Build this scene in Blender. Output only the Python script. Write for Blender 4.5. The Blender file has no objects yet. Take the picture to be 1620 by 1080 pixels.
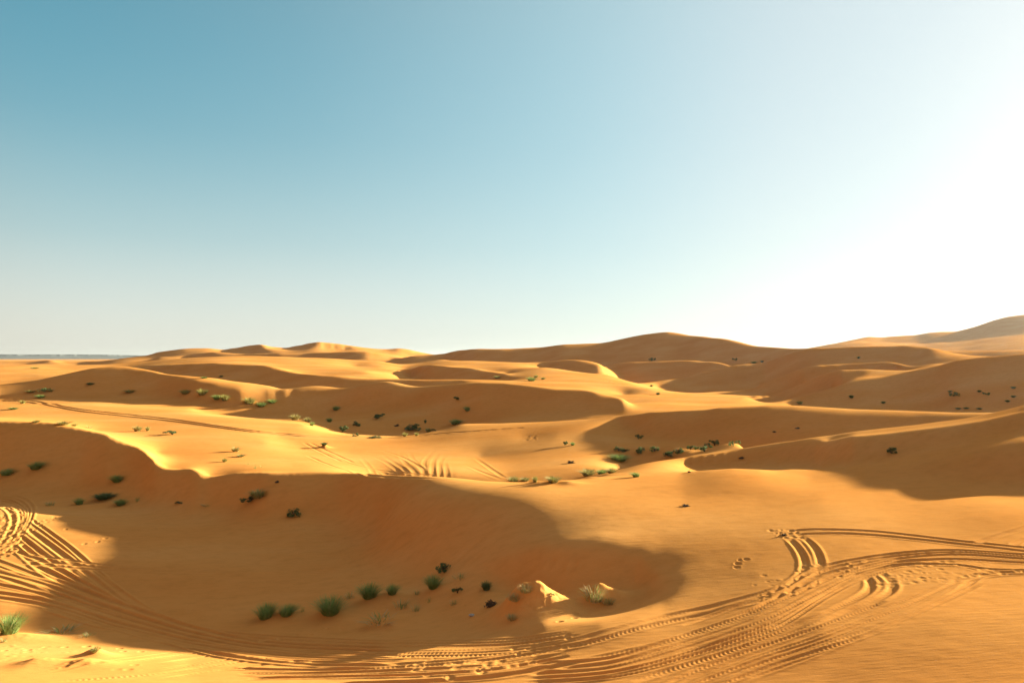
import numpy as np, math
F=1080.0; U0=810.0; V0=566.0
# ---------------------------------------------------------------- terrain control curves
# curve: list of (u, v, Y) -> h = (v-V0)/F*Y   (h = drop below the camera)
PTS=[]            # (x=(u-U0)/F, Y, h)
DBG=[]
def dens(P, step):
    P=np.array(P,float); out=[P[0]]
    for a,b in zip(P[:-1],P[1:]):
        n=max(1,int(math.ceil(abs(b[0]-a[0])/step)))
        for k in range(1,n+1): out.append(a+(b-a)*k/n)
    return np.array(out)
def addp(u,Y,h): PTS.append(((u-U0)/F,Y,h))
def curve(P, back=None, front=None, step=11.0):
    D=dens(P,step); u,v,Y=D.T; h=(v-V0)/F*Y
    for a,b,c in zip(u,Y,h): addp(a,b,c)
    for f,dh in (back or [])+(front or []):
        for a,b,c in zip(u[::2],Y[::2],h[::2]): addp(a,b*f,c+dh)
def hcurve(P, step=22.0):
    for a,b,c in dens(P,step): addp(a,b,c)
def face(crest, foot, s=.42, back=None, mids=(.33,.67), step=10.0, name=''):
    """lee slope: crest (u,v,Y) falling with gradient s towards the viewer down to the image line foot (u,v)"""
    curve(crest,back=back,step=step)
    D=dens(crest,step); fu,fv=np.array(foot,float).T
    D=D[(D[:,0]>=fu[0]-1)&(D[:,0]<=fu[-1]+1)]
    u,v,Y=D.T; vc=(v-V0)/F; vf=(np.interp(u,fu,fv)-V0)/F
    Yf=Y*(s+vc)/(s+vf); hc=vc*Y; hf=vf*Yf
    ok=vf-vc>.0015
    for a,y0,y1,h0,h1 in zip(u[ok],Y[ok],Yf[ok],hc[ok],hf[ok]):
        addp(a,y1,h1)
        if y0-y1>1.0:
            for t in mids: addp(a,y0+(y1-y0)*t,h0+(h1-h0)*t)
    if name:
        k=max(1,len(u)//6); DBG.append(name+' '+' '.join('u%d:%.0f/%.1f>%.0f/%.1f'%(a,b,c,d,e) for a,b,c,d,e in list(zip(u,Y,hc,Yf,hf))[::k]))

# ---- far plain
hcurve([(-1500,3000,12),(3500,3000,12)],150); hcurve([(-1500,6000,13),(3500,6000,13)],150); hcurve([(-1500,14000,13),(3500,14000,13)],150)
hcurve([(-1500,1700,11),(600,1700,11)],100)
curve([(-300,572,1100),(-100,573,1100),(0,571.5,1100),(30,571,1100),(60,571.5,1050),(80,570,1000),(100,572,1000),(130,571.5,1000),(145,572.5,900),(165,571,850)],back=[(1.15,2)],front=[(.93,3)])
# far right hazy dune
curve([(1230,556,1150),(1275,552,1150),(1310,546,1150),(1345,538,1150),(1375,532.5,1150),(1390,534,1150),(1450,530,1150),(1470,526,1150),(1490,525,1150),(1510,525,1150),(1530,521,1150),(1550,515,1150),(1570,508,1150),(1595,502,1150),(1620,499,1150),(1700,490,1150),(1850,488,1150),(2100,505,1150),(2500,530,1150),(3200,550,1150)],back=[(1.25,22)],step=16)
curve([(1375,541,1080),(1450,544,1050),(1520,540,1030),(1570,534,1010),(1620,530,1000),(1720,528,1000),(2000,535,1000)],front=[(.93,2),(.8,14)],step=20)
# far centre-left dunes
face([(165,570,900),(200,566,900),(235,562,900),(250,557,900),(290,552,900),(330,551,900),(350,553,900),(375,549,900),(415,544.5,880),(430,548,900),(450,549,920),(475,544,920),(507,542,900),(530,545,900),(545,546,900),(575,550,900),(600,552,920),(615,552,920),(630,551,900),(650,554,900),(665,558,900),(690,561,900),(720,562,900),(900,560,900),(1100,560,900),(1250,562,950)],
 [(165,570.5),(250,560),(290,555),(330,553),(350,555),(375,552),(415,556),(430,550),(475,549),(507,547.5),(540,550),(560,551),(615,553),(635,557),(650,560),(720,563)],s=.35,back=[(1.2,16)],name='far')
face([(250,566,700),(270,565,700),(290,563,700),(310,560,700),(340,558,690),(380,559.5,680),(400,560,670),(440,558,660),(480,558.5,660),(530,557,650),(560,556.5,640),(580,556,640),(600,559.5,640),(620,564,640),(640,568,640),(670,568,660)],
 [(250,568),(300,567.5),(370,566.5),(450,567.5),(540,568.5),(600,570),(640,571),(670,570)],s=.3,back=[(1.1,7)],name='far2')
# big central skyline dune E
face([(650,565,620),(700,561,580),(720,556.5,560),(750,555,540),(790,555,530),(810,554,530),(850,551,525),(890,545.5,520),(945,544,520),(960,542,520),(990,535,520),(1020,530,520),(1045,527,520),(1055,525.5,520),(1070,527.5,515),(1090,531,505),(1110,532.5,495),(1150,538,475),(1200,548,448),(1240,551,428),(1290,553,408),(1400,556,390),(1600,556,390),(2000,560,390)],
 [(650,566),(700,567.5),(750,570),(800,572),(870,574.5),(900,575),(950,577),(1000,576),(1060,575),(1110,576),(1150,577.5),(1200,578),(1290,578),(2000,578)],s=.36,back=[(1.12,4),(1.35,14)],name='E')
# G ridge
face([(970,575,390),(1000,572,385),(1040,571,380),(1080,571,375),(1120,572,365),(1150,575,355),(1178,578,340)],
 [(970,583),(985,596),(1003,600),(1027,602),(1060,598),(1080,594),(1115,588),(1155,584),(1178,582)],s=.3,back=[(1.06,2.2)],name='G')
# H
face([(700,567.5,440),(760,572,410),(810,573.5,385),(850,573.5,370),(880,571.5,360),(910,570.5,355),(930,573,350),(950,577,345)],[(800,576),(850,578),(880,580),(910,586),(930,590),(950,590)],s=.3,back=[(1.08,1.5)],name='H')
curve([(800,582,310),(830,581.5,305),(860,581,300),(880,583,296),(930,589,290),(965,592,283)])
curve([(850,592,262),(900,596,250),(950,600,240),(1000,606,225)])
# I
face([(640,583,345),(660,580,325),(682,577.5,312),(707,578,305),(740,582,292),(770,586,283),(800,590,272)],[(640,590),(645,596),(670,601),(740,600.5),(800,599)],s=.3,back=[(1.05,.7)],name='I')
curve([(560,578,370),(600,580,350),(630,586,320),(600,590,300)][:3])
# F
face([(1003,606,290),(1030,604,295),(1080,597,305),(1113,587,310),(1155,580,311),(1188,577,310),(1208,575,309),(1220,571,308),(1260,556,304),(1290,550,301),(1350,546.5,294),(1410,545,287),(1430,545.5,284),(1460,549,280),(1490,556,275),(1510,561,271),(1540,564,266),(1620,570,255)],
 [(1003,607),(1040,610),(1080,611),(1113,614),(1155,616),(1188,614),(1213,606),(1247,595),(1280,583),(1300,579),(1350,572),(1400,567),(1440,560),(1470,556),(1500,562)],s=.3,back=[(1.08,4.5),(1.16,8)],name='F')
# L3 long lit ridge far left-centre
curve([(190,577,520),(250,574,500),(280,571.5,480),(330,569,460),(370,566,440),(450,568,430),(540,569,425),(600,571,410),(620,574,400)],back=[(1.08,4)])
# L4 dark crescent
face([(190,583,330),(215,580,320),(260,577,310),(300,575,300),(340,574,295),(380,576.5,288),(400,578,285),(420,580,280),(440,584,273),(460,588,265),(480,591.5,258),(500,594,252),(540,597,245),(570,599,241),(600,600.3,238)],
 [(190,584),(215,584),(260,586),(300,590),(340,596),(400,604),(440,608),(500,610),(540,611),(600,611.5)],s=.24,back=[(1.05,.3)],name='L4')
curve([(400,572.5,345),(480,580,320),(540,585,300),(580,590,280)],step=15)
# J
face([(600,600.3,238),(640,601.3,233),(670,602.5,228),(740,602,222),(810,602.5,215),(870,603.5,208),(930,606.5,202),(1000,612.5,196),(1030,617,192)],
 [(600,611.5),(640,612),(700,610),(740,605),(760,603)],s=.22,back=[(1.05,.4)],name='J')
# L5 left dune crest and its lee face
face([(-250,628,150),(-100,620,162),(0,610,170),(60,603,174),(110,592,178),(150,583.5,181),(180,580.5,182),(200,580.5,182),(225,584,180),(250,588,177)],
 [(-250,634),(-100,630),(0,626),(50,620),(90,618),(190,620),(250,624)],s=.42,back=[(1.1,1.7)],name='L5')
curve([(250,588,178),(270,591,178),(310,596,181),(340,597.5,181),(365,603,181),(400,607,181),(430,611,172),(445,615.5,164)],back=[(1.08,2)])
face([(250,589,176.5),(270,593.5,173),(310,604,165),(340,613,160),(380,619,157),(410,622,157.5),(435,620.5,158.5),(445,618,159.5)],
 [(250,624),(270,626),(330,636),(390,645),(440,648)],s=.42,name='L5b')
face([(445,616.8,160),(470,616.5,160.5),(520,616.5,160),(560,617,158.5),(600,617,155.5),(660,616,151),(700,613,147),(730,610.5,144),(760,609,141),(800,609,139),(843,613,136),(885,617.5,133),(927,618,131),(943,621,129.5),(960,626,128),(985,631,126)],
 [(445,648),(500,648),(560,644),(640,640),(720,642),(800,640),(860,640),(900,642),(940,644),(985,643)],s=.4,back=[(1.09,1.6)],name='C')
# lit valley behind L5 on the left
curve([(-250,588,300),(-100,585,310),(0,579,360),(60,578,400),(110,583,330),(150,581,340)],step=20)
curve([(-250,603,220),(0,600,225),(60,593,245)],step=20)
# amphitheatre floor
hcurve([(480,135,12.0),(540,122,13),(650,120,13.5),(720,118,13),(800,117,11.4),(900,116,10.8),(960,116,10)],20)
curve([(560,668,131),(620,672,130),(700,668,130),(760,664,126)],step=20)
# right of C
curve([(985,625,174),(1010,624.5,170),(1080,626,165),(1140,626.5,160),(1180,628,155)],back=[(1.06,.6)])
curve([(1000,640,128),(1060,638,132),(1120,638,134)])
# R1, R2 folds
face([(1103,625,222),(1160,621,224),(1188,615,225),(1213,605,224),(1247,593,222),(1272,582,220),(1297,577.5,218),(1330,576,216),(1360,575.5,213),(1400,575.5,209),(1450,577.5,203),(1500,580,198),(1540,585,194)],
 [(1103,626),(1160,625),(1188,621),(1213,614),(1247,604),(1272,594),(1300,587),(1330,580)],s=.25,back=[(1.07,2.5)],name='R1')
face([(1180,627,186),(1222,622,187),(1247,612,186),(1280,597,184),(1305,588,181),(1330,583,178),(1370,582,176),(1430,584.5,175),(1490,588,172)],
 [(1180,629),(1222,629),(1247,624),(1280,610),(1305,600),(1330,596),(1370,594),(1400,594),(1430,590)],s=.28,name='R2')
# D right dune
face([(1222,636,148),(1250,632,150),(1300,620,153),(1345,607,155),(1400,598,156),(1430,592,156),(1460,584.5,156),(1485,578,156),(1510,570,155),(1555,564,154),(1620,559,152),(1750,556,148),(1950,565,140),(2300,590,130)],
 [(1222,638),(1260,638),(1300,637),(1350,636),(1400,637),(1460,642),(1520,645),(1620,640),(1750,640),(2300,640)],s=.36,back=[(1.1,2.5),(1.3,5)],name='D')
# L7 ridge behind B
curve([(980,658,102),(1005,656,99),(1030,651.5,96),(1080,649,92),(1125,646.5,90),(1140,644,89.5),(1170,642,89),(1215,640,88),(1260,641,87),(1350,646,85),(1450,650,82),(1500,651.5,80),(1570,652,78),(1650,655,76),(1800,665,74)],back=[(1.08,1.2)])
face([(980,659,101),(1005,657.5,98),(1030,653.5,95),(1080,651,91),(1140,647,88),(1215,645.5,85.5),(1260,648,84),(1350,655.5,81.2),(1450,660.5,78.5),(1500,660,77),(1570,659,75.5),(1650,662,74),(1800,672,72)],
 [(980,668),(1005,680),(1040,692),(1080,694),(1180,684),(1280,676),(1350,681),(1450,674),(1570,667)],s=.32,name='L7')
# L6 lip
curve([(540,688.5,104),(580,691,102),(620,692,101),(660,688,102),(700,680,104),(730,671,107),(800,669,106),(870,667,104),(930,663,103),(980,657.5,102)],back=[(1.05,.6)])
curve([(830,690,92),(880,690,89),(960,700,82),(1030,712,76),(1100,714,72.5),(1170,702,72)])
# B ridge
curve([(1000,738,63),(1080,723,66),(1160,711,67),(1250,698,64),(1350,683,62),(1450,673,61),(1530,662,60),(1580,651,59.5),(1620,642,60),(1700,632,58),(1800,636,56),(1950,640,54),(2200,634,51),(2700,642,48)],back=[(1.1,2.2)])
face([(1080,727,64),(1160,717,63),(1230,711,61),(1290,706,58),(1310,704,56),(1350,694,54.2),(1410,689.5,52.9),(1500,678,51.2),(1560,668,50.7),(1620,656,50.2),(1700,653,49.5),(1800,664,48.5),(1950,680,47),(2200,662,45)],
 [(1080,736),(1170,730),(1230,727.5),(1300,729),(1350,730),(1390,725),(1430,715),(1500,698),(1560,685),(1620,675),(1700,670),(1800,674),(1950,682),(2200,690)],s=.5,step=8,name='B')
curve([(1310,697,59),(1350,688.5,57.5),(1410,683,56.5),(1500,672,55),(1560,662.5,54.5),(1620,649.5,54.5)])
# hollow behind foreground ridge
curve([(550,715,84),(650,720,82),(760,720,82),(830,715,80)])
curve([(480,708,86),(440,690,96)])
curve([(640,750,66),(720,752,65),(800,752,65.5),(880,742,67),(960,742,65)])
hcurve([(600,63,11.6),(720,62,12),(800,60,11.6),(900,58,10.6)],20)
# plain left
for P in ([(-300,640,138),(0,640,140),(150,640,142),(300,645,142)],[(-300,655,119),(0,655,120),(150,656,120),(300,658,120),(420,665,116),(480,672,110)],[(150,680,96),(250,690,90),(350,690,91),(420,700,86)],[(250,715,76),(330,725,71),(400,730,69.5),(460,735,68)]):
    curve(P,step=20)
# foreground ridge A
face([(-300,650,86),(-150,660,81),(0,668,76),(25,668.5,75.5),(80,670,74.5),(95,672.5,74),(130,679.5,72.5),(150,685,71),(170,688,70),(200,702,68),(225,711,66),(236,718,64.5),(245,732,62.5),(262,744,60.8),(285,746,59.8),(305,744,59.2),(315,748,58.6),(330,757,57.8),(355,756,57.2),(380,751.5,56.8),(420,750,55.5),(450,750.5,55.2),(500,749,55),(540,751,54.2),(600,754.5,51.5)],
 [(-300,740),(-100,755),(0,768),(50,765),(120,765),(200,775),(260,790),(320,800),(400,803),(470,812),(540,818),(600,828)],s=.46,back=[(1.05,.3)],step=7,name='A')
curve([(600,754.5,51.8),(660,756,49.2),(720,758,46.6),(760,762,44.8),(810,765,43.6),(860,763,43.9),(960,757,45.4),(1040,750,46.6),(1080,748,47.3)],back=[(1.06,.4)])
# basin
curve([(-300,800,55),(0,805,54),(100,820,51.5),(200,840,48.5),(300,840,48.5),(400,840,48),(480,842,47)],step=20)
curve([(-300,880,42),(0,890,41.5),(100,900,40.5),(200,900,40.3),(350,900,40.3),(500,900,40),(600,900,38.6),(660,897,37.4),(700,890,36.2)],step=20)
curve([(-300,960,34.3),(0,955,34.6),(150,960,34.5),(300,960,34.5),(420,960,34.3),(560,950,34),(660,940,34),(760,940,31.5),(820,955,29.5)],step=20)
curve([(640,790,44.2),(700,802,40.6),(740,804,39.4)],step=11)
curve([(640,845,41),(700,855,37.8),(750,862,36.6)],step=11)
# front dune (lit plateau)
curve([(780,802,38.8),(850,797,38.4),(950,785,40),(1080,785,40.3),(1200,785,39.6),(1300,790,38),(1450,795,37),(1620,800,35.5),(1800,810,33.5)],step=11)
curve([(1080,747,47.5),(1120,743,47.3),(1160,741,47),(1200,743.5,46.3),(1230,748,45.8),(1280,756,44.5),(1350,758,43.5),(1450,757,42.5),(1620,757,41),(1800,760,39)],step=10)
curve([(1250,742,49),(1350,742,46.8),(1450,730,45.5),(1550,720,43.8),(1620,715,42.8),(1750,700,41.5)],step=20)
hcurve([(1120,50,8.45),(1180,50,8.3)],15)
curve([(770,838,37.2),(850,840,35.3),(950,835,34.5),(1050,840,33.6),(1200,850,31.8),(1350,860,30.4),(1500,860,30),(1620,870,28.6),(1800,880,27.5)],step=11)
# slip face
face([(775,880,34.4),(820,872,33.8),(860,869,33),(900,868,32.4),(940,868.5,32),(975,874,31.5),(1005,884,30.9),(1035,900,29.75),(1052,912,28.9)],
 [(775,912),(800,925),(840,945),(880,953),(920,953),(960,950),(995,940),(1030,925),(1052,914)],s=.6,step=7,name='slip')
# ground below / right of it
curve([(860,990,25.5),(950,985,24.5),(1050,960,25.7),(1120,930,27),(1200,910,27.6),(1350,910,26.7),(1500,910,26),(1620,910,25.5),(1800,920,24.5)],step=11)
curve([(-200,990,32.5),(0,990,32),(150,1005,30.5),(300,1010,30.4),(480,995,31),(600,990,30.6),(700,985,29.6),(800,985,27.6)],step=11)
curve([(-300,1030,26.5),(0,1035,26),(150,1040,26),(300,1050,25.2),(500,1045,25),(700,1035,23.8),(900,1035,22.3),(1100,1010,22.6),(1300,990,22.2),(1500,985,21.6),(1700,985,21)],step=11)
curve([(-300,1085,21.4),(0,1085,21.6),(300,1090,21.4),(600,1090,20.7),(900,1090,19.8),(1200,1085,18.9),(1400,1080,18.4),(1620,1080,17.8),(1900,1080,17.3)],step=11)
hcurve([(-300,15,8.5),(300,15,9.3),(900,15,9.5),(1300,15,9.0),(1700,15,8.3),(2100,15,7.8)],40)
hcurve([(-300,10,7),(300,10,7),(900,10,7),(1700,10,7),(2100,10,6.5)],50)
# outside right / left of the view
hcurve([(2200,40,6),(2200,30,7.5),(2200,22,8),(2800,35,6),(2800,22,7),(3500,30,6),(3500,15,7),(3500,80,8),(3500,150,9),(2400,100,8),(2400,250,8),(3500,400,9)],5000)
hcurve([(-800,40,11),(-800,30,10.5),(-800,22,9),(-800,60,10),(-1500,30,10),(-1500,60,9),(-1500,120,11),(-800,120,11.5),(-800,250,11),(-1500,300,11),(-800,500,12),(-800,900,12)],5000)

# small local swells: (u, v, Y) centre, radii along/across the line of sight, height
DOMES=[(505,621,168,6,5,1.0),(566,629,155,5,5,1.5),(612,622,156,5,4,1.3),(350,757,56.5,1.6,1.6,.25),(470,772,52.5,2.2,1.6,.35),(655,765,48,2.5,2,.25)]

AL=0.36
def thin(P,r=.0078):
    cells={}; out=[]
    for p in P:
        k=1.0 if -.78<p[0]<.78 else 5.0
        x,y=p[0]/(r*k),AL*math.log(p[1])/(r*.75*k); key=(k,round(x),round(y))
        if any((k,key[1]+i,key[2]+j) in cells and (cells[(k,key[1]+i,key[2]+j)][0]-x)**2+(cells[(k,key[1]+i,key[2]+j)][1]-y)**2<1 for i in(-1,0,1) for j in(-1,0,1)): continue
        cells[key]=(x,y); out.append(p)
    return np.array(out)
class RBF:
    def __init__(s,P,c=0.0055,lam=2e-5):
        P=thin(P); s.X=np.stack([P[:,0],AL*np.log(P[:,1])],1); s.c=c
        n=len(P); D=np.sqrt((s.X[:,0][:,None]-s.X[:,0])**2+(s.X[:,1][:,None]-s.X[:,1])**2+c*c)
        # low weight of nothing: plain smoothing multiquadric + linear trend
        M=np.zeros((n+3,n+3)); M[:n,:n]=-D+np.eye(n)*.002
        T=np.concatenate([np.ones((n,1)),s.X],1); M[:n,n:]=T; M[n:,:n]=T.T
        r=np.zeros(n+3); r[:n]=P[:,2]
        w=np.linalg.solve(M,r); s.w=-w[:n]; s.t=w[n:]
    def __call__(s,x,Y):
        q=np.stack([x.ravel(),AL*np.log(Y.ravel())],1).astype(np.float32); X=s.X.astype(np.float32); w=s.w.astype(np.float64)
        out=np.empty(len(q))
        for i in range(0,len(q),512):
            b=q[i:i+512]
            D=np.sqrt((b[:,:1]-X[:,0])**2+(b[:,1:]-X[:,1])**2+s.c**2)
            out[i:i+512]=D@w+s.t[0]+b@s.t[1:]
        return out.reshape(x.shape)
class Blocks:
    """partition of unity: overlapping strips in x, each with its own fit"""
    def __init__(s,P):
        P=np.array(P); s.B=[]
        edges=[-2.6,-1.1,-.72,-.5,-.28,-.06,.16,.38,.6,.8,1.2,2.8]
        for a,b in zip(edges[:-1],edges[1:]):
            o=.075
            m=(P[:,0]>a-2.2*o)&(P[:,0]<b+2.2*o)
            s.B.append((a,b,o,RBF([tuple(p) for p in P[m]])))
    def __call__(s,x,Y):
        num=np.zeros(x.shape); den=np.zeros(x.shape)
        for a,b,o,f in s.B:
            j=np.where((x[0]>a-o)&(x[0]<b+o))[0]
            if not len(j): continue
            sl=slice(j[0],j[-1]+1); xs=x[:,sl]
            q=lambda t:(lambda k:k*k*(3-2*k))(np.clip(t,0,1))
            w=q((xs-a+o)/(2*o))*q((b+o-xs)/(2*o))+1e-9
            num[:,sl]+=w*f(xs,Y[:,sl]); den[:,sl]+=w
        return num/den
# fine grid
def cols():
    c=list(np.arange(-70,1691,1.15))
    st=1.2; a=c[-1]; R=[]
    while a<3600: st=min(st*1.05,30); a+=st; R.append(a)
    st=1.2; a=c[0]; L=[]
    while a>-1700: st=min(st*1.05,30); a-=st; L.append(a)
    return np.array(L[::-1]+c+R)
def rows():
    Y=9.0; R=[Y]
    while Y<11500:
        d=0.05*(Y/25.0)**1.45
        if Y<18: d=max(d,.12)
        Y+=d; R.append(Y)
    return np.array(R)
def cubic_up(G,gi,axis):
    """Catmull-Rom along axis at fractional indices gi"""
    G=np.moveaxis(G,axis,0); n=len(G)
    i=np.clip(np.floor(gi).astype(int),1,n-3); t=(gi-i)[:,None]
    a,b,c,d=G[i-1],G[i],G[i+1],G[i+2]
    r=b+0.5*t*(c-a+t*(2*a-5*b+4*c-d+t*(3*(b-c)+d-a)))
    return np.moveaxis(r,0,axis)
CU=cols(); RY=rows(); XN=(CU-U0)/F
def base_heights():
    cu=np.concatenate([np.arange(-1800,-120,60),np.arange(-120,1741,5.5),np.arange(1760,3701,40)])
    ly=np.concatenate([np.arange(math.log(8.6),math.log(1300),0.0125),np.arange(math.log(1320),math.log(13000),.05)])
    f=Blocks(PTS)
    G=f(*np.meshgrid((cu-U0)/F,np.exp(ly)))
    G=cubic_up(G,np.interp(np.log(RY),ly,np.arange(len(ly))),0)
    # columns: non uniform -> interpolate index
    gi=np.interp(CU,cu,np.arange(len(cu)))
    return cubic_up(G,gi,1)

# ---------------------------------------------------------------- terrain detail
rng=np.random.default_rng(7)
H=base_heights()
XG=XN[None,:]*RY[:,None]; YG=np.broadcast_to(RY[:,None],XG.shape)
for u,v,Y,rx,ry,dh in DOMES:
    H-=dh*np.exp(-((XG-(u-U0)/F*Y)/rx)**2-((YG-Y)/ry)**2)
# wind-rounded brow of the front dune: average the surface there over about a metre and a half
def box(A,r,ax):
    A=np.moveaxis(A,ax,0); P=np.concatenate([np.repeat(A[:1],r+1,0),A,np.repeat(A[-1:],r,0)]); C=np.cumsum(P,0)
    return np.moveaxis((C[2*r+1:]-C[:-2*r-1])/(2*r+1),0,ax)
def soften(u0,u1,y0,y1,mu,my,rx,ry):
    J=slice(int(np.searchsorted(CU,u0-90)),int(np.searchsorted(CU,u1+90))); I=slice(int(np.searchsorted(RY,y0-6)),int(np.searchsorted(RY,y1+6)))
    B=H[I,J].copy(); ym=(y0+y1)/2
    nx=max(2,int(rx/(1.15/F*ym))); ny=max(2,int(ry/(RY[np.searchsorted(RY,ym)+1]-RY[np.searchsorted(RY,ym)])))
    for _ in range(3): B=box(box(B,nx,1),ny,0)
    q=lambda t:(lambda k:k*k*(3-2*k))(np.clip(t,0,1))
    cu=CU[J][None,:]; yy=RY[I][:,None]
    m=q((cu-u0)/mu)*q((u1-cu)/mu)*q((yy-y0)/my)*q((y1-yy)/my)
    H[I,J]=H[I,J]*(1-m)+B*m
soften(560,1080,33.2,50.5,90,1.6,.9,.9)
soften(1000,1250,28.5,36,60,1.5,.8,.8)
def vnoise(x,y,seed):
    xi=np.floor(x).astype(np.int64); yi=np.floor(y).astype(np.int64); fx=x-xi; fy=y-yi
    def h(a,b):
        n=(a*374761393+b*668265263+seed*144269504)&0x7fffffff
        n=((n^(n>>13))*1274126177)&0x7fffffff
        return ((n^(n>>16))&0xffff)/65535.0
    q=lambda t:t*t*t*(t*(6*t-15)+10)
    sx=q(fx); sy=q(fy)
    return (h(xi,yi)*(1-sx)+h(xi+1,yi)*sx)*(1-sy)+(h(xi,yi+1)*(1-sx)+h(xi+1,yi+1)*sx)*sy-.5
ca,sa=math.cos(math.radians(20)),math.sin(math.radians(20))
XR=XG*ca+YG*sa; YR=-XG*sa+YG*ca
H+=.06*vnoise(XR/6.5,YR/2.6,1)+.016*vnoise(XR/2.6,YR/.9,2)
FAR=np.clip((YG-60)/120,0,1)
H+=FAR*(.9*vnoise(XR/42,YR/20,3)+.35*vnoise(XR/17,YR/8,4))+.005*vnoise(XG/.55,YG/.4,5)*np.clip(1.5-YG/60,0,1)
H+=np.clip((YG-300)/300,0,1)*np.clip((2500-YG)/1000,0,1)*2.2*vnoise(XR/110,YR/60,6)
def col_of(u): return np.interp(u,CU,np.arange(len(CU)))
def pick(u,v):
    """image point of the photograph's sight line -> (X, Y, h) on the terrain"""
    j=int(round(float(col_of(u)))); vv=V0+F*HB[:,j]/RY
    k=np.where((vv[1:]<=v)&(vv[:-1]>v))[0]
    if not len(k): k=[int(np.argmin(np.abs(vv-v)))]
    k=k[0]; t=(vv[k]-v)/max(1e-6,vv[k]-vv[k+1]); Y=RY[k]+min(1,max(0,t))*(RY[k+1]-RY[k])
    return (u-U0)/F*Y,Y,V0*0+(v-V0)/F*Y
HB=H.copy(); TRK=np.zeros_like(H)
def spline(P,n):
    P=np.array(P,float); m=len(P)
    if m<3: t=np.linspace(0,1,n)[:,None]; return P[0]+(P[-1]-P[0])*t
    d=np.r_[0,np.cumsum(np.hypot(*np.diff(P,axis=0).T))]; t=np.linspace(0,d[-1],n); out=[]
    i=np.clip(np.searchsorted(d,t,side='right')-1,0,m-2); f=((t-d[i])/(d[i+1]-d[i]))[:,None]
    a,b,c,e=P[np.clip(i-1,0,m-1)],P[i],P[i+1],P[np.clip(i+2,0,m-1)]
    return b+.5*f*(c-a+f*(2*a-5*b+4*c-e+f*(3*(b-c)+e-a)))
def to_ground(P):
    P=spline(P,max(6,int(np.hypot(*np.diff(np.array(P,float),axis=0).T).sum()/7)))
    W=np.array([pick(u,v)[:2] for u,v in P if v>V0+3])
    # smooth and resample along the ground
    for _ in range(2):
        W[1:-1]=.25*W[:-2]+.5*W[1:-1]+.25*W[2:]
    return W
def rut(P,w=.13,depth=.055,berm=.028,tread=0.0,ground=None,fade=(.06,.06)):
    W=to_ground(P) if ground is None else ground
    seg=np.hypot(*np.diff(W,axis=0).T); s=np.r_[0,np.cumsum(seg)]; Lt=s[-1]
    step=max(.09,w*.8); n=max(4,int(Lt/step)); t=np.linspace(0,Lt,n)
    X=np.interp(t,s,W[:,0]); Y=np.interp(t,s,W[:,1])
    tx=np.gradient(X); ty=np.gradient(Y); l=np.hypot(tx,ty)+1e-9; tx/=l; ty/=l
    D={}
    r=w*3.2
    j0=np.floor(col_of((X-r)/(Y)*F+U0)).astype(int); j1=np.ceil(col_of((X+r)/Y*F+U0)).astype(int)+1
    i0=np.searchsorted(RY,Y-r)-1; i1=np.searchsorted(RY,Y+r)+1
    a0,a1,b0,b1=max(0,i0.min()),i1.max()+1,max(0,j0.min()),j1.max()+1
    best=np.full((a1-a0,b1-b0),9e9,np.float32); off=np.zeros_like(best); arc=np.zeros_like(best)
    for k in range(n):
        I=slice(max(0,i0[k]),i1[k]); J=slice(max(0,j0[k]),j1[k])
        dx=XG[I,J]-X[k]; dy=YG[I,J]-Y[k]; d2=dx*dx+dy*dy
        I2=slice(I.start-a0,I.stop-a0); J2=slice(J.start-b0,J.stop-b0)
        bb=best[I2,J2]; m=d2<bb
        bb[m]=d2[m]; off[I2,J2][m]=(dx*ty[k]-dy*tx[k])[m]; arc[I2,J2][m]=(t[k]+dx*tx[k]+dy*ty[k])[m]
    m=best<r*r
    o=off[m]; q=arc[m]
    ph=rng.uniform(0,50); per=rng.uniform(.15,.24)
    var=.9+.5*vnoise(q/1.7+ph,np.zeros_like(q)+ph,11)+.25*vnoise(q/.5+ph,np.zeros_like(q)+ph,12)
    env=np.clip(np.minimum(q/(Lt*fade[0]+1e-6),(Lt-q)/(Lt*fade[1]+1e-6)),0,1)
    z=depth*np.exp(-(o/w)**4)*var-berm*np.exp(-((np.abs(o)-1.65*w)/(.55*w))**2)*(2-var)
    if tread: z+=tread*np.clip(.5+2.6*vnoise(q/2.3+ph,np.zeros_like(q),13),0,1.2)*np.sin(2*math.pi*(q/.17+np.abs(o)/w*.35))*np.exp(-(o/(w*.95))**6)
    cov=np.exp(-(o/(1.9*w))**6)*env
    t0=TRK[a0:a1,b0:b1][m]; TRK[a0:a1,b0:b1][m]=t0*(1-.75*cov)+z*env
def bundle(A,B,n,jit=.35,pair=False,**k):
    """n ruts fanned between image polylines A and B (same number of points)"""
    A=np.array(A,float); B=np.array(B,float)
    for i in range(n):
        f=(i+.5+rng.uniform(-2.2*jit,2.2*jit))/n; f2=np.clip(f+rng.normal(0,.09)+rng.normal(0,.05,len(A)),-.05,1.05)
        c0=int(rng.integers(0,2)) if len(A)>4 else 0
        P=A+(B-A)*((f+f2)/2)[:,None]
        P=P[c0:]
        kk=dict(k); kk['depth']=k.get('depth',.055)*rng.uniform(.25,1.3); kk['w']=k.get('w',.13)*rng.uniform(.8,1.15)
        rut(P,**kk)
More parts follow.
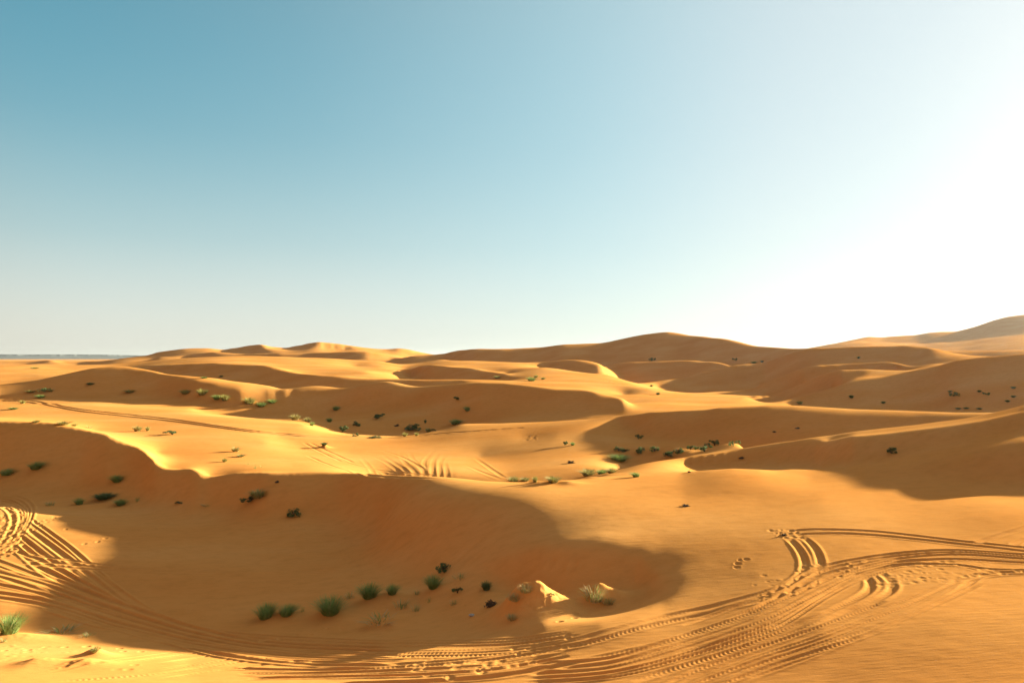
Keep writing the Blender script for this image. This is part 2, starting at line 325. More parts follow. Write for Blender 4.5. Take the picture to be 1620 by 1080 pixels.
def prints(P,gap=.7,r=.115,depth=.035,side=.14):
    W=to_ground(P); seg=np.hypot(*np.diff(W,axis=0).T); s=np.r_[0,np.cumsum(seg)]
    for k,t in enumerate(np.arange(.2,s[-1],gap)):
        x=np.interp(t,s,W[:,0]); y=np.interp(t,s,W[:,1]); x2=np.interp(t+.1,s,W[:,0])-x; y2=np.interp(t+.1,s,W[:,1])-y; l=math.hypot(x2,y2)+1e-9
        sg=side*(1 if k%2 else -1); x+=y2/l*sg+rng.normal(0,.05); y-=x2/l*sg+rng.normal(0,.05)
        dent(x,y,r*rng.uniform(.8,1.2),depth*rng.uniform(.7,1.2))
def dent(x,y,r,depth):
    J=slice(int(col_of((x-3*r)/y*F+U0)),int(col_of((x+3*r)/y*F+U0))+2); I=slice(np.searchsorted(RY,y-3*r),np.searchsorted(RY,y+3*r)+1)
    d=np.hypot(XG[I,J]-x,YG[I,J]-y)/r
    c=np.exp(-(d/1.6)**4); TRK[I,J]=TRK[I,J]*(1-.7*c)+depth*np.exp(-d**4)-.15*depth*np.exp(-((d-1.5)/.45)**2)
def churn(poly,n,r=.16,depth=.07):
    """trampled, churned patch: many dents inside an image polygon"""
    P=np.array(poly,float); lo=P.min(0); hi=P.max(0); k=0
    while k<n:
        u,v=rng.uniform(lo,hi); ins=False
        for a,b in zip(P,np.roll(P,-1,0)):
            if (a[1]>v)!=(b[1]>v) and u<(b[0]-a[0])*(v-a[1])/(b[1]-a[1])+a[0]: ins=not ins
        if ins:
            x,y,_=pick(u,v); dent(x,y,r*rng.uniform(.6,1.4),depth*rng.uniform(.4,1.2)*rng.choice([1,1,-.7])); k+=1
# ---- quad-bike tracks, right
T=.0036
TR=[[(1232,845),(1267,838),(1320,837.5),(1380,840),(1447,847),(1513,855),(1580,862),(1630,867),(1690,873)],
[(1240,850),(1267,845),(1320,843.5),(1380,846),(1447,852.5),(1513,860),(1580,867),(1630,873),(1690,880)],
[(1243,848),(1260,863),(1272,883),(1273,900),(1263,913),(1240,927),(1207,938),(1163,950),(1113,962),(1060,973),(1007,987),(940,1005),(890,1018)],
[(1262,920),(1247,933),(1207,948),(1160,960),(1113,972),(1060,983),(1007,995),(940,1014),(880,1028)],
[(1267,847),(1287,863),(1297,883),(1298,900),(1287,913),(1267,927),(1227,953),(1180,977),(1113,1000),(1060,1016),(980,1034),(900,1050)],
[(1285,935),(1267,950),(1213,977),(1147,1003),(1080,1022),(990,1045),(900,1060),(840,1066)],
[(1690,880),(1620,877),(1513,870),(1430,874),(1363,883),(1313,893),(1280,905),(1247,925),(1200,945),(1140,968),(1080,988)],
[(1690,884),(1620,880),(1513,873),(1430,878),(1370,886),(1320,897),(1290,910),(1250,932),(1200,955)],
[(1690,888),(1620,884),(1513,877),(1430,882),(1380,890),(1330,902),(1293,913),(1247,935),(1200,960),(1150,980)],
[(1690,893),(1620,890),(1513,884),(1440,887),(1390,893),(1340,906),(1300,920),(1255,945),(1200,975)],
[(1690,905),(1620,902),(1563,900),(1513,893),(1447,892),(1397,897),(1363,907),(1313,920),(1247,953),(1147,1003),(1080,1030),(960,1060)],
[(1363,908),(1377,917),(1378,930),(1363,942),(1313,967),(1247,993),(1147,1033),(1080,1054),(1000,1078)],
[(1360,957),(1325,972),(1255,1002),(1160,1040),(1090,1062)],
[(1387,903),(1410,917),(1413,930),(1397,943),(1330,973),(1247,1013),(1150,1050),(1080,1076)],
[(1390,956),(1340,978),(1260,1018),(1160,1058)],
[(1690,910),(1620,907),(1563,910),(1540,917),(1513,937),(1463,960),(1380,997),(1280,1037),(1180,1073)],
[(1690,903),(1600,903),(1540,910),(1505,925),(1450,952),(1370,985),(1270,1027),(1160,1068)],
[(1690,905),(1580,905),(1520,918),(1480,932),(1420,955),(1340,990),(1250,1027)],
]
for k,P in enumerate(TR): rut(P,w=(.14 if k in (2,4,11,13) else .12 if k<6 else .11),depth=.05 if k<2 or 5<k<11 else .036,berm=.02,tread=.004 if k>1 else .003)
bundle([(1500,905),(1400,950),(1280,995),(1150,1040),(1040,1085)],[(1560,925),(1480,965),(1370,1010),(1250,1050),(1150,1088)],6,w=.09,depth=.035,berm=.015,tread=T)
bundle([(1440,880),(1350,900),(1290,925),(1200,965),(1080,1005),(960,1040),(820,1052)],[(1440,895),(1370,915),(1310,945),(1220,1000),(1090,1045),(970,1075),(830,1085)],8,w=.09,depth=.04,berm=.018,tread=T)
rut([(1690,815),(1620,835),(1560,853),(1540,861)],depth=.03,berm=.015); rut([(1690,838),(1625,852),(1600,862)],depth=.03,berm=.015)
churn([(1460,885),(1560,890),(1620,905),(1520,915),(1440,925),(1380,925),(1420,905)],70,r=.1,depth=.014)
churn([(1180,915),(1300,885),(1380,885),(1330,915),(1210,955)],40,r=.08,depth=.012)
churn([(1215,838),(1250,838),(1275,850),(1240,852)],25,r=.12,depth=.03)
# ---- bottom centre
bundle([(60,1060),(250,1030),(430,1012),(620,1012),(800,1010),(900,998)],[(60,1085),(250,1075),(430,1050),(620,1040),(800,1035),(950,1015)],9,w=.12,depth=.035,berm=.015,tread=.005)
bundle([(350,1050),(500,1052),(640,1048),(760,1040),(880,1022)],[(420,1088),(540,1088),(680,1082),(800,1072),(920,1050)],8,w=.12,depth=.05,berm=.022,tread=T)
churn([(640,1035),(760,1035),(880,1005),(930,1000),(900,1035),(800,1068),(650,1075)],45,r=.1,depth=.02)
# ---- left bundle
bundle([(40,815),(110,865),(183,930),(250,972),(317,994),(433,1006),(620,1012)],[(0,850),(90,925),(190,985),(280,1020),(370,1042),(500,1055),(640,1055)],13,w=.15,depth=.068,berm=.028)
bundle([(-40,845),(60,880),(150,930),(240,985),(340,1022),(450,1040)],[(-40,905),(60,940),(150,968),(240,1000),(340,1025),(460,1035)],10,w=.15,depth=.068,berm=.028)
bundle([(-40,880),(70,910),(190,955),(330,1000),(450,1018),(640,1025)],[(-40,955),(70,965),(190,1000),(330,1028),(470,1042),(640,1050)],12,w=.14,depth=.06,berm=.025)
bundle([(40,868),(100,880),(200,893),(400,905),(560,890)],[(30,895),(100,900),(200,905),(400,908),(560,905)],5,w=.1,depth=.03,berm=.012)
bundle([(-40,783),(10,783),(35,788),(50,800),(46,820),(30,845),(0,880)],[(-40,797),(-5,800),(15,808),(22,822),(15,840),(0,860),(-40,885)],7,w=.17,depth=.075,berm=.03,jit=.2)
churn([(-40,800),(10,798),(38,812),(40,850),(20,878),(-40,890)],260,r=.15,depth=.05)
# ---- hollow behind the front ridge, wide shallow skid marks
HK=dict(w=.22,depth=.023,berm=.013)
for P in ([(690,710),(676,720),(668,733),(672,745),(680,756)],[(697,713),(685,725),(683,738),(690,756)],[(705,718),(694,730),(697,745),(703,756)],[(703,728),(704,738),(712,756)],[(632,714),(636,728),(652,742),(670,756)],[(647,713),(654,728),(668,742),(682,756)],[(600,716),(615,726),(640,742),(655,756)],[(575,717),(605,728),(632,745),(645,756)],[(555,730),(590,740),(625,752),(640,756)],[(590,708),(640,724),(672,744)],[(570,722),(580,735),(598,748),(620,756)],[(750,722),(770,738),(800,757)],[(735,735),(765,748),(795,758)]): rut(P,fade=(.5,.1),**HK)
bundle([(500,715),(545,730),(590,742),(640,748),(690,752)],[(480,722),(530,745),(580,754),(640,757),(690,758)],4,w=.2,depth=.035,berm=.015)
# ---- plain on the left
for dv in (0,3.2): rut([(-40,628+dv),(33,632+dv),(67,636.5+dv),(117,646+dv),(167,652+dv),(270,663+dv),(353,675+dv*.8),(437,685+dv*.7),(540,692+dv*.5),(580,693+dv*.5)],w=.34,depth=.16,berm=.05,fade=(.02,.1))
rut([(660,689),(720,684),(790,679),(830,676)],w=.3,depth=.15,berm=.05)
rut([(480,700),(510,716),(540,730)],w=.2,depth=.03,berm=.012); rut([(490,700),(525,716),(560,732)],w=.2,depth=.03,berm=.012)
# ---- avalanche streaks on the lee slopes
for P in ([(664,800),(640,818),(610,835),(585,853)],[(668,803),(645,820),(618,838)],[(655,846),(635,862),(615,878)],[(690,860),(665,880)],[(760,850),(730,880),(700,905)],[(775,862),(740,895)],[(880,880),(860,905)],[(915,880),(898,908)],[(1450,683),(1440,692)],[(1480,685),(1470,700)],[(1520,676),(1512,690)],[(1550,672),(1540,682)]): rut(P,w=.16,depth=.04,berm=.02,fade=(.3,.3))
# ---- footprints
for P in ([(60,838),(75,822),(110,812),(150,805)],[(63,826),(95,818),(130,811),(165,806)],[(133,862),(165,852),(205,845),(237,832),(258,822)],[(100,838),(122,834)],[(185,800),(205,806),(232,800)],[(455,832),(485,838),(495,845)],[(545,850),(560,868),(545,880),(562,900),(556,920)],[(540,868),(553,885),(570,905),(560,925)],[(405,1015),(450,1008),(500,1000),(540,992),(575,985)],[(300,868),(295,880),(305,850)],[(340,755),(365,760),(350,770)],[(890,985),(920,978),(950,975)],[(1165,885),(1175,895),(1160,905)],[(1180,880),(1168,892)],[(5,658),(30,655),(70,653)],[(0,1030),(60,1025),(130,1022),(240,1033)]): prints(P)
churn([(830,690),(850,688),(855,696),(828,698)],14,r=.2,depth=.04)
churn([(955,600),(975,598),(980,608),(960,608)],25,r=.4,depth=.14)
churn([(1160,715),(1205,722),(1190,735),(1160,728)],14,r=.2,depth=.05)
churn([(1240,660),(1290,655),(1280,672),(1230,678)],14,r=.3,depth=.06)
churn([(0,1020),(110,1022),(180,1040),(240,1060),(120,1060),(0,1045)],30,r=.15,depth=.02)
H+=TRK
# ---- two small wind-built mounds and hummocks (nebkhas)
def mound(u,v,dh,r,tail=(0,0),sharp=1.3,skew=(0,0)):
    x,y,_=pick(u,v); r0=r
    I=slice(np.searchsorted(RY,y-5*r),np.searchsorted(RY,y+6*r)); J=slice(int(col_of((x-6*r)/y*F+U0)),int(col_of((x+9*r)/y*F+U0)))
    dx=XG[I,J]-x; dy=YG[I,J]-y
    tl=math.hypot(*tail)+1e-9; ux,uy=(tail[0]/tl,tail[1]/tl) if tl>1e-3 else (1.0,0.0)
    al=dx*ux+dy*uy; ac=-dx*uy+dy*ux
    rr=np.sqrt((np.where(al>0,al/(1+tl),al))**2+ac**2)/r0
    rag=1+.10*vnoise(XG[I,J]/.4,YG[I,J]/.4,31)+.06*vnoise(XG[I,J]/.16,YG[I,J]/.16,32)
    z=dh*np.exp(-rr**sharp*1.6)*(1+(rag-1)*np.clip(1.4-rr,0,1))
    H[I,J]-=z
mound(844,976,1.35,1.6,(.8,.1),1.5); mound(856,978,.25,.6,(0,0),1.8); mound(816,968,.3,.7,(0,0),1.8); mound(948,966,.85,.75,(1.4,.2),1.5)
mound(10,1012,.35,1.1,(1.3,0),1.8); mound(150,1037,.3,.6,(.5,-.1),1.8); mound(60,1050,.25,.8,(.8,.2),1.6); mound(135,1052,.22,.7,(1,0),1.6); mound(150,1005,.14,1.2,(.6,0),2)
mound(514,708,.5,.75,(0,0),1.4)
for u,v in ((445,975),(520,972),(590,952),(620,946),(610,985),(690,935)): mound(u,v,.22,.9,(.8,0),1.8)
for u,v in ((815,762),(850,764),(876,763),(900,765),(935,757),(960,752)): mound(u,v,.13,.8,(.4,0),1.9)

import bpy, bmesh, time
CAMZ=12.0
SUN_AZ=math.radians(61); SUN_EL=math.radians(10.6)
sc=bpy.context.scene
def grid_mesh(name,X,Yv,Z):
    nr,nc=Z.shape
    me=bpy.data.meshes.new(name)
    co=np.empty((nr*nc,3),np.float32); co[:,0]=X.ravel(); co[:,1]=Yv.ravel(); co[:,2]=Z.ravel()
    me.vertices.add(nr*nc); me.vertices.foreach_set('co',co.ravel())
    idx=np.arange(nr*nc,dtype=np.int32).reshape(nr,nc)
    q=np.stack([idx[:-1,:-1],idx[:-1,1:],idx[1:,1:],idx[1:,:-1]],-1).reshape(-1,4)
    nq=len(q)
    me.loops.add(nq*4); me.loops.foreach_set('vertex_index',q.ravel())
    me.polygons.add(nq); me.polygons.foreach_set('loop_start',np.arange(nq,dtype=np.int32)*4)
    me.update(calc_edges=True)
    me.polygons.foreach_set('use_smooth',np.ones(nq,bool))
    return me
XX=XG; YY=YG
ob=bpy.data.objects.new('sand_dunes',grid_mesh('sand_dunes',XX,YY,CAMZ-H)); sc.collection.objects.link(ob); ob['kind']='structure'
m=bpy.data.materials.new('sand'); m.use_nodes=True
_n=m.node_tree; b=_n.nodes['Principled BSDF']; b.inputs['Roughness'].default_value=1; b.inputs['Specular IOR Level'].default_value=0
_g=_n.nodes.new('ShaderNodeNewGeometry')
def _noise(scale,detail,sc=None,rough=.55):
    mp=_n.nodes.new('ShaderNodeMapping'); _n.links.new(_g.outputs['Position'],mp.inputs['Vector'])
    mp.inputs['Rotation'].default_value=(0,0,math.radians(-25)); mp.inputs['Scale'].default_value=sc or (1,1,1)
    t=_n.nodes.new('ShaderNodeTexNoise'); t.inputs['Scale'].default_value=scale; t.inputs['Detail'].default_value=detail; t.inputs['Roughness'].default_value=rough
    _n.links.new(mp.outputs[0],t.inputs['Vector']); return t.outputs['Fac']
def _ramp(f,st):
    r=_n.nodes.new('ShaderNodeValToRGB'); e=r.color_ramp.elements
    while len(e)<len(st): e.new(.5)
    for q,(p,c) in zip(e,st): q.position=p; q.color=(*c,1)
    _n.links.new(f,r.inputs[0]); return r.outputs[0]
_c1=_ramp(_noise(.045,4,(1,2.2,1)),[(.3,(.635,.252,.06)),(.5,(.67,.285,.074)),(.72,(.70,.33,.10))])
_c2=_ramp(_noise(1.1,6,(1,1.8,1),.65),[(.25,(.90,.88,.86)),(.5,(1,1,1)),(.78,(1.05,1.06,1.09))])
_c3=_ramp(_noise(38,2),[(.3,(.93,.92,.91)),(.7,(1.05,1.05,1.06))])
_mx=_n.nodes.new('ShaderNodeMix'); _mx.data_type='RGBA'; _mx.blend_type='MULTIPLY'; _mx.inputs[0].default_value=1; _n.links.new(_c1,_mx.inputs[6]); _n.links.new(_c2,_mx.inputs[7])
_my=_n.nodes.new('ShaderNodeMix'); _my.data_type='RGBA'; _my.blend_type='MULTIPLY'; _my.inputs[0].default_value=1; _n.links.new(_mx.outputs[2],_my.inputs[6]); _n.links.new(_c3,_my.inputs[7])
_n.links.new(_my.outputs[2],b.inputs['Base Color'])
def _bump(h,strength,dist,prev=None):
    q=_n.nodes.new('ShaderNodeBump'); q.inputs['Strength'].default_value=strength; q.inputs['Distance'].default_value=dist; _n.links.new(h,q.inputs['Height'])
    if prev: _n.links.new(prev,q.inputs['Normal'])
    return q.outputs[0]
_b=_bump(_noise(3.2,3,(.35,2.2,1)),.5,.03)      # faint wind ripples
_b=_bump(_noise(26,3),.3,.012,_b)               # grain
_n.links.new(_b,b.inputs['Normal'])
ob.data.materials.append(m)
cam=bpy.data.cameras.new('camera'); co=bpy.data.objects.new('camera',cam); sc.collection.objects.link(co); sc.camera=co
co.location=(0,0,CAMZ); co.rotation_euler=(math.pi/2,0,0); cam.sensor_width=36; cam.lens=24; cam.shift_y=(V0-540)/1620; cam.clip_end=60000
sd=bpy.data.lights.new('sun','SUN'); so=bpy.data.objects.new('sun',sd); sc.collection.objects.link(so)
sd.energy=5; sd.angle=math.radians(1.0); sd.color=(1,.965,.71)
import mathutils
d=mathutils.Vector((math.sin(SUN_AZ)*math.cos(SUN_EL),math.cos(SUN_AZ)*math.cos(SUN_EL),math.sin(SUN_EL)))
so.rotation_euler=d.to_track_quat('Z','Y').to_euler()
EXPO=2.2
w=bpy.data.worlds.new('World'); sc.world=w; w.use_nodes=True
nt=w.node_tree; bg=nt.nodes['Background']; N=nt.nodes; L=nt.links
def wn(t,**k):
    n=N.new(t)
    for a,b in k.items(): setattr(n,a,b)
    return n
def wmath(op,a,b=None,clamp=False):
    n=wn('ShaderNodeMath',operation=op,use_clamp=clamp)
    for i,x in enumerate((a,b)):
        if x is None: continue
        if isinstance(x,(int,float)): n.inputs[i].default_value=x
        else: L.new(x,n.inputs[i])
    return n.outputs[0]
def wramp(fac,stops,interp='EASE'):
    n=wn('ShaderNodeValToRGB'); n.color_ramp.interpolation=interp
    e=n.color_ramp.elements
    while len(e)<len(stops): e.new(.5)
    for q,(p,c) in zip(e,stops): q.position=p; q.color=(*c,1) if len(c)==3 else c
    L.new(fac,n.inputs[0]); return n.outputs[0]
def wmix(f,a,b):
    n=wn('ShaderNodeMix',data_type='RGBA'); L.new(f,n.inputs[0])
    L.new(a,n.inputs[6]) if not isinstance(a,tuple) else setattr(n.inputs[6],'default_value',(*a,1))
    L.new(b,n.inputs[7]) if not isinstance(b,tuple) else setattr(n.inputs[7],'default_value',(*b,1))
    return n.outputs[2]
tc=wn('ShaderNodeTexCoord'); nz=wn('ShaderNodeVectorMath',operation='NORMALIZE'); L.new(tc.outputs['Generated'],nz.inputs[0])
sep=wn('ShaderNodeSeparateXYZ'); L.new(nz.outputs[0],sep.inputs[0])
dot=wn('ShaderNodeVectorMath',operation='DOT_PRODUCT'); L.new(nz.outputs[0],dot.inputs[0]); dot.inputs[1].default_value=tuple(d)
ang=wmath('DIVIDE',wmath('ARCCOSINE',dot.outputs['Value']),math.pi)      # 0 at the sun .. 1 opposite
el=wmath('DIVIDE',wmath('ARCSINE',sep.outputs[2]),math.pi/2,True)      # 0 horizon .. 1 zenith
def lin(r,g,b): return tuple((x/255/12.92 if x<10.3 else ((x/255+.055)/1.055)**2.4) for x in (r,g,b))
clear_and_fill=wramp(el,[(0,lin(217,217,207)),(.045,lin(208,214,208)),(.10,lin(167,196,197)),(.19,lin(94,160,178)),(.31,lin(54,136,160)),(.42,lin(92,98,98)),(.6,lin(100,84,76))],'B_SPLINE')  # clear sky low down; unseen top stops made up, warm and dim to redden shade
glow=wramp(ang,[(0,(1,1,1)),(.10,(.93,)*3),(.17,(.74,)*3),(.25,(.60,)*3),(.33,(.38,)*3),(.42,(.15,)*3),(.54,(0,0,0))],'B_SPLINE')
gcol=wramp(ang,[(.08,(.955,.955,.92)),(.2,(.88,.945,.925)),(.32,(.72,.92,.935))])
sky=wmix(glow,clear_and_fill,gcol)
anti_fill=wramp(ang,[(.5,(0,0,0)),(.75,(1,1,1))],'EASE')
sky=wmix(anti_fill,sky,(.345,.20,.12))  # invented warm sky behind the camera, added as fill for the shaded slopes
sk=wn('ShaderNodeTexSky',sky_type='NISHITA',sun_disc=False,sun_elevation=SUN_EL,sun_rotation=SUN_AZ)
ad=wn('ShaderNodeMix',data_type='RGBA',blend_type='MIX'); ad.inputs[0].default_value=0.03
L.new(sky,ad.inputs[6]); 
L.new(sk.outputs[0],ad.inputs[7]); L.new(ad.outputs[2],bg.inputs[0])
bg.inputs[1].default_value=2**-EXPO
sc.view_settings.view_transform='Standard'; sc.view_settings.exposure=EXPO

# ---------------------------------------------------------------- plants
HF=H   # final heights
def ground(u,v):
    j=int(round(float(col_of(u)))); vv=V0+F*HF[:,j]/RY
    k=np.where((vv[1:]<=v)&(vv[:-1]>v))[0]
    k=k[0] if len(k) else int(np.argmin(np.abs(vv-v)))
    return XN[j]*RY[k],RY[k],CAMZ-HF[k,j]
def mat(name,col,col2,rough=.8,trans=0,scale=6,colr=None):
    m=bpy.data.materials.new(name); m.use_nodes=True; n=m.node_tree; b=n.nodes['Principled BSDF']
    t=n.nodes.new('ShaderNodeTexNoise'); t.inputs['Scale'].default_value=scale; t.inputs['Detail'].default_value=3
    g=n.nodes.new('ShaderNodeNewGeometry')
    oi=n.nodes.new('ShaderNodeObjectInfo')
    ad=n.nodes.new('ShaderNodeVectorMath'); ad.operation='ADD'; n.links.new(g.outputs['Position'],ad.inputs[0]); n.links.new(oi.outputs['Random'],ad.inputs[1])
    n.links.new(ad.outputs[0],t.inputs['Vector'])
    r=n.nodes.new('ShaderNodeValToRGB'); r.color_ramp.elements[0].position=.32; r.color_ramp.elements[1].position=.68
    r.color_ramp.elements[0].color=(*col,1); r.color_ramp.elements[1].color=(*col2,1)
    n.links.new(t.outputs['Fac'],r.inputs[0]); n.links.new(r.outputs[0],b.inputs['Base Color'])
    b.inputs['Roughness'].default_value=rough; b.inputs['Specular IOR Level'].default_value=.15
    if trans:
        tr=n.nodes.new('ShaderNodeBsdfTranslucent'); n.links.new(r.outputs[0],tr.inputs['Color'])
        mx=n.nodes.new('ShaderNodeMixShader'); mx.inputs[0].default_value=trans
        n.links.new(b.outputs[0],mx.inputs[1]); n.links.new(tr.outputs[0],mx.inputs[2]); n.links.new(mx.outputs[0],n.nodes['Material Output'].inputs['Surface'])
    return m
M={'green':mat('green_grass',(.15,.23,.06),(.32,.37,.11),trans=.35),
   'yellow':mat('sunbleached_grass',(.24,.22,.06),(.42,.36,.11),trans=.3),
   'dry':mat('dry_straw',(.38,.27,.12),(.58,.45,.22),trans=.2),
   'dark':mat('dark_leaf',(.075,.115,.038),(.17,.205,.07),trans=.3),
   'twig':mat('dead_twig',(.05,.032,.02),(.14,.09,.05)),
   'stone':mat('pale_stone',(.10,.09,.08),(.62,.58,.52),scale=30)}
def mesh(name,V,Fc,m):
    me=bpy.data.meshes.new(name); me.from_pydata(V,[],Fc); me.materials.append(m); me.update(); return me
def blades(n,seed,h=1.0,spread=.5,base=.12,width=.02,droop=.35,cone=1.0,lean=(0,0)):
    """n curved grass blades rising from a small base; unit height"""
    r=np.random.default_rng(seed); V=[];Fc=[]
    for i in range(n):
        a=r.uniform(0,2*math.pi); q=math.sqrt(r.uniform(0,1)); bx,by=base*q*math.cos(a),base*q*math.sin(a)
        az=a+r.normal(0,.5); out=spread*(q*.7+.3*r.uniform())*cone; L=h*r.uniform(.55,1.05)*(1-.25*q)
        w=width*r.uniform(.7,1.3); px,py=-math.sin(az)*w,math.cos(az)*w
        pts=[]
        for t in (0,.4,.75,1):
            o=out*t**1.6; z=L*(t-droop*.5*t*t*out/ max(.2,spread))
            pts.append((bx+math.cos(az)*o+lean[0]*t*t,by+math.sin(az)*o+lean[1]*t*t,max(-.02,z)-.03*(t==0)))
        k=len(V)
        for t,(x,y,z) in zip((1,.85,.55,.08),pts): V+= [(x-px*t,y-py*t,z),(x+px*t,y+py*t,z)]
        for s in range(3): Fc.append((k+2*s,k+2*s+1,k+2*s+3,k+2*s+2))
    return V,Fc
def leaves(n,seed,rx=.5,h=.9,size=.09,lobes=5):
    """leafy dome: many small leaf faces scattered in a lumpy crown"""
    r=np.random.default_rng(seed); V=[];Fc=[]
    C=[(r.uniform(-.95,.95)*rx,r.uniform(-.95,.95)*rx,h*r.uniform(.15,.62),r.uniform(.28,.6)) for _ in range(lobes)]
    for i in range(n):
        cx,cy,cz,cr=C[r.integers(lobes)]
        d=r.normal(0,1,3); d/=np.linalg.norm(d)+1e-9; q=r.uniform(.35,1)**.5
        p=np.array((cx,cy,cz))+d*np.array((rx*cr*.8,rx*cr*.8,h*.42*cr))*q
        if p[2]<.01: p[2]=r.uniform(.0,.12)
        a=r.normal(0,1,3); a/=np.linalg.norm(a); b=np.cross(a,r.normal(0,1,3)); b/=np.linalg.norm(b)
        s=size*r.uniform(.6,1.3); k=len(V)
        V+=[tuple(p-a*s),tuple(p+b*s*.4),tuple(p+a*s),tuple(p-b*s*.4)]; Fc.append((k,k+1,k+2,k+3))
    return V,Fc
def stems(n,seed,rx=.4,h=.7,w=.018):
    r=np.random.default_rng(seed); V=[];Fc=[]
    for i in range(n):
        a=r.uniform(0,2*math.pi); o=rx*r.uniform(.2,1); z=h*r.uniform(.5,1)
        P=[np.array((0,0,-.03)),np.array((math.cos(a)*o*.4,math.sin(a)*o*.4,z*.55)),np.array((math.cos(a+r.normal(0,.3))*o,math.sin(a)*o,z))]
        for p,q in zip(P[:-1],P[1:]):
            k=len(V)
            for c,ww in ((p,w),(q,w*.6)):
                V+=[tuple(c+np.array((ww,0,0))),tuple(c+np.array((-.5*ww,.87*ww,0))),tuple(c+np.array((-.5*ww,-.87*ww,0)))]
            for s in range(3): Fc.append((k+s,k+(s+1)%3,k+3+(s+1)%3,k+3+s))
    return V,Fc
def twigs(n,seed,rx=.6,h=.3):
    r=np.random.default_rng(seed); V=[];Fc=[]
    for i in range(n):
        x,y=r.normal(0,rx*.22,2); z=abs(r.normal(0,h*.35)); d=r.normal(0,1,3)*np.array((1,1,.45)); d/=np.linalg.norm(d); L=r.uniform(.15,.4)*rx; w=.022
        a=np.array((x,y,z)); b=a+d*L; b[2]=max(b[2],-.02); k=len(V)
        for c in (a,b): V+=[tuple(c+np.array((w,0,-w))),tuple(c+np.array((-w,w,0))),tuple(c+np.array((0,-w,w)))]
        for s in range(3): Fc.append((k+s,k+(s+1)%3,k+3+(s+1)%3,k+3+s))
    return V,Fc
NB=3
KIT={}
for i in range(NB):
    KIT['G',i]=[('blades',mesh('green_blades',*blades(520,10+i,spread=.95,base=.36,width=.0115,lean=(.25*(i-1)+.1,.1)),M['green'])),('dry_blades',mesh('dry_blades',*blades(24,20+i,h=1.1,spread=.85,base=.34,width=.009,lean=(.2,0)),M['dry']))]
    KIT['Y',i]=[('blades',mesh('yellow_blades',*blades(190,30+i,spread=.75,base=.3,width=.026),M['yellow'])),('dry_blades',mesh('straw_blades',*blades(60,40+i,h=1.05,spread=.9,base=.3,width=.02),M['dry']))]
    KIT['D',i]=[('foliage',mesh('dark_foliage',*leaves(330,50+i,lobes=7),M['dark'])),('stem',mesh('shrub_stem',*stems(16,60+i),M['twig']))]
    KIT['B',i]=[('foliage',mesh('dark_blades',*blades(260,70+i,spread=.7,base=.3,width=.03),M['dark'])),('stem',mesh('bush_stem',*stems(10,80+i),M['twig']))]
    KIT['S',i]=[('blades',mesh('sparse_blades',*blades(34,90+i,spread=.7,base=.5,width=.016),M['green'])),('dry_blades',mesh('sparse_dry_blades',*blades(40,100+i,spread=.8,base=.55,width=.014),M['dry']))]
    KIT['T',i]=[('twigs',mesh('dead_twigs',*twigs(190,110+i,rx=.5),M['twig']))]
    KIT['H',i]=[('blades',mesh('straw_tuft',*blades(170,120+i,spread=.6,base=.45,width=.012),M['dry'])),('green_blades',mesh('straw_tuft_green',*blades(60,130+i,spread=.6,base=.45,width=.012),M['green']))]
NAME={'G':'grass_tussock','Y':'dry_grass_tussock','D':'desert_shrub','B':'desert_shrub','S':'grass_sprig','T':'twig_pile','H':'straw_tuft'}
CAT={'G':'grass','Y':'grass','D':'shrub','B':'shrub','S':'grass','T':'twigs','H':'grass'}
GRP={'G':'green grass tussocks in the sand','Y':'yellowed grass tussocks in the sand','D':'dark shrubs in the hollows','B':'dark shrubs in the hollows','S':'sparse grass sprigs','T':'dead twig piles','H':'straw grass on the small sand mounds'}
prng=np.random.default_rng(3)
def plant(kind,u,v,w,h,label):
    w*=1.2; h*=1.0; x,y,z=ground(u,v); i=int(prng.integers(NB)); W=w/F*y; Hh=h/F*y; base={'G':1.6,'Y':1.4,'D':1.15,'B':1.35,'S':1.7,'T':1.2,'H':1.4}[kind]
    sx=W/base; sz=Hh/(1.05 if kind=='G' else .95 if kind!='T' else .45)
    near=w>=12 and v>640
    rz=prng.uniform(0,6.28)
    kit=KIT[kind,i]
    if near:
        o=bpy.data.objects.new(NAME[kind],None); sc.collection.objects.link(o); o.empty_display_size=.2
        for nm,me in kit:
            c=bpy.data.objects.new(nm,me); sc.collection.objects.link(c); c.parent=o
    else:
        o=bpy.data.objects.new(NAME[kind],kit[0][1]); sc.collection.objects.link(o)
    o.location=(x,y,z-.02*sz); o.rotation_euler=(0,0,rz); o.scale=(sx,sx,sz)
    o['label']=label; o['category']=CAT[kind]; o['group']=GRP[kind]
    return o

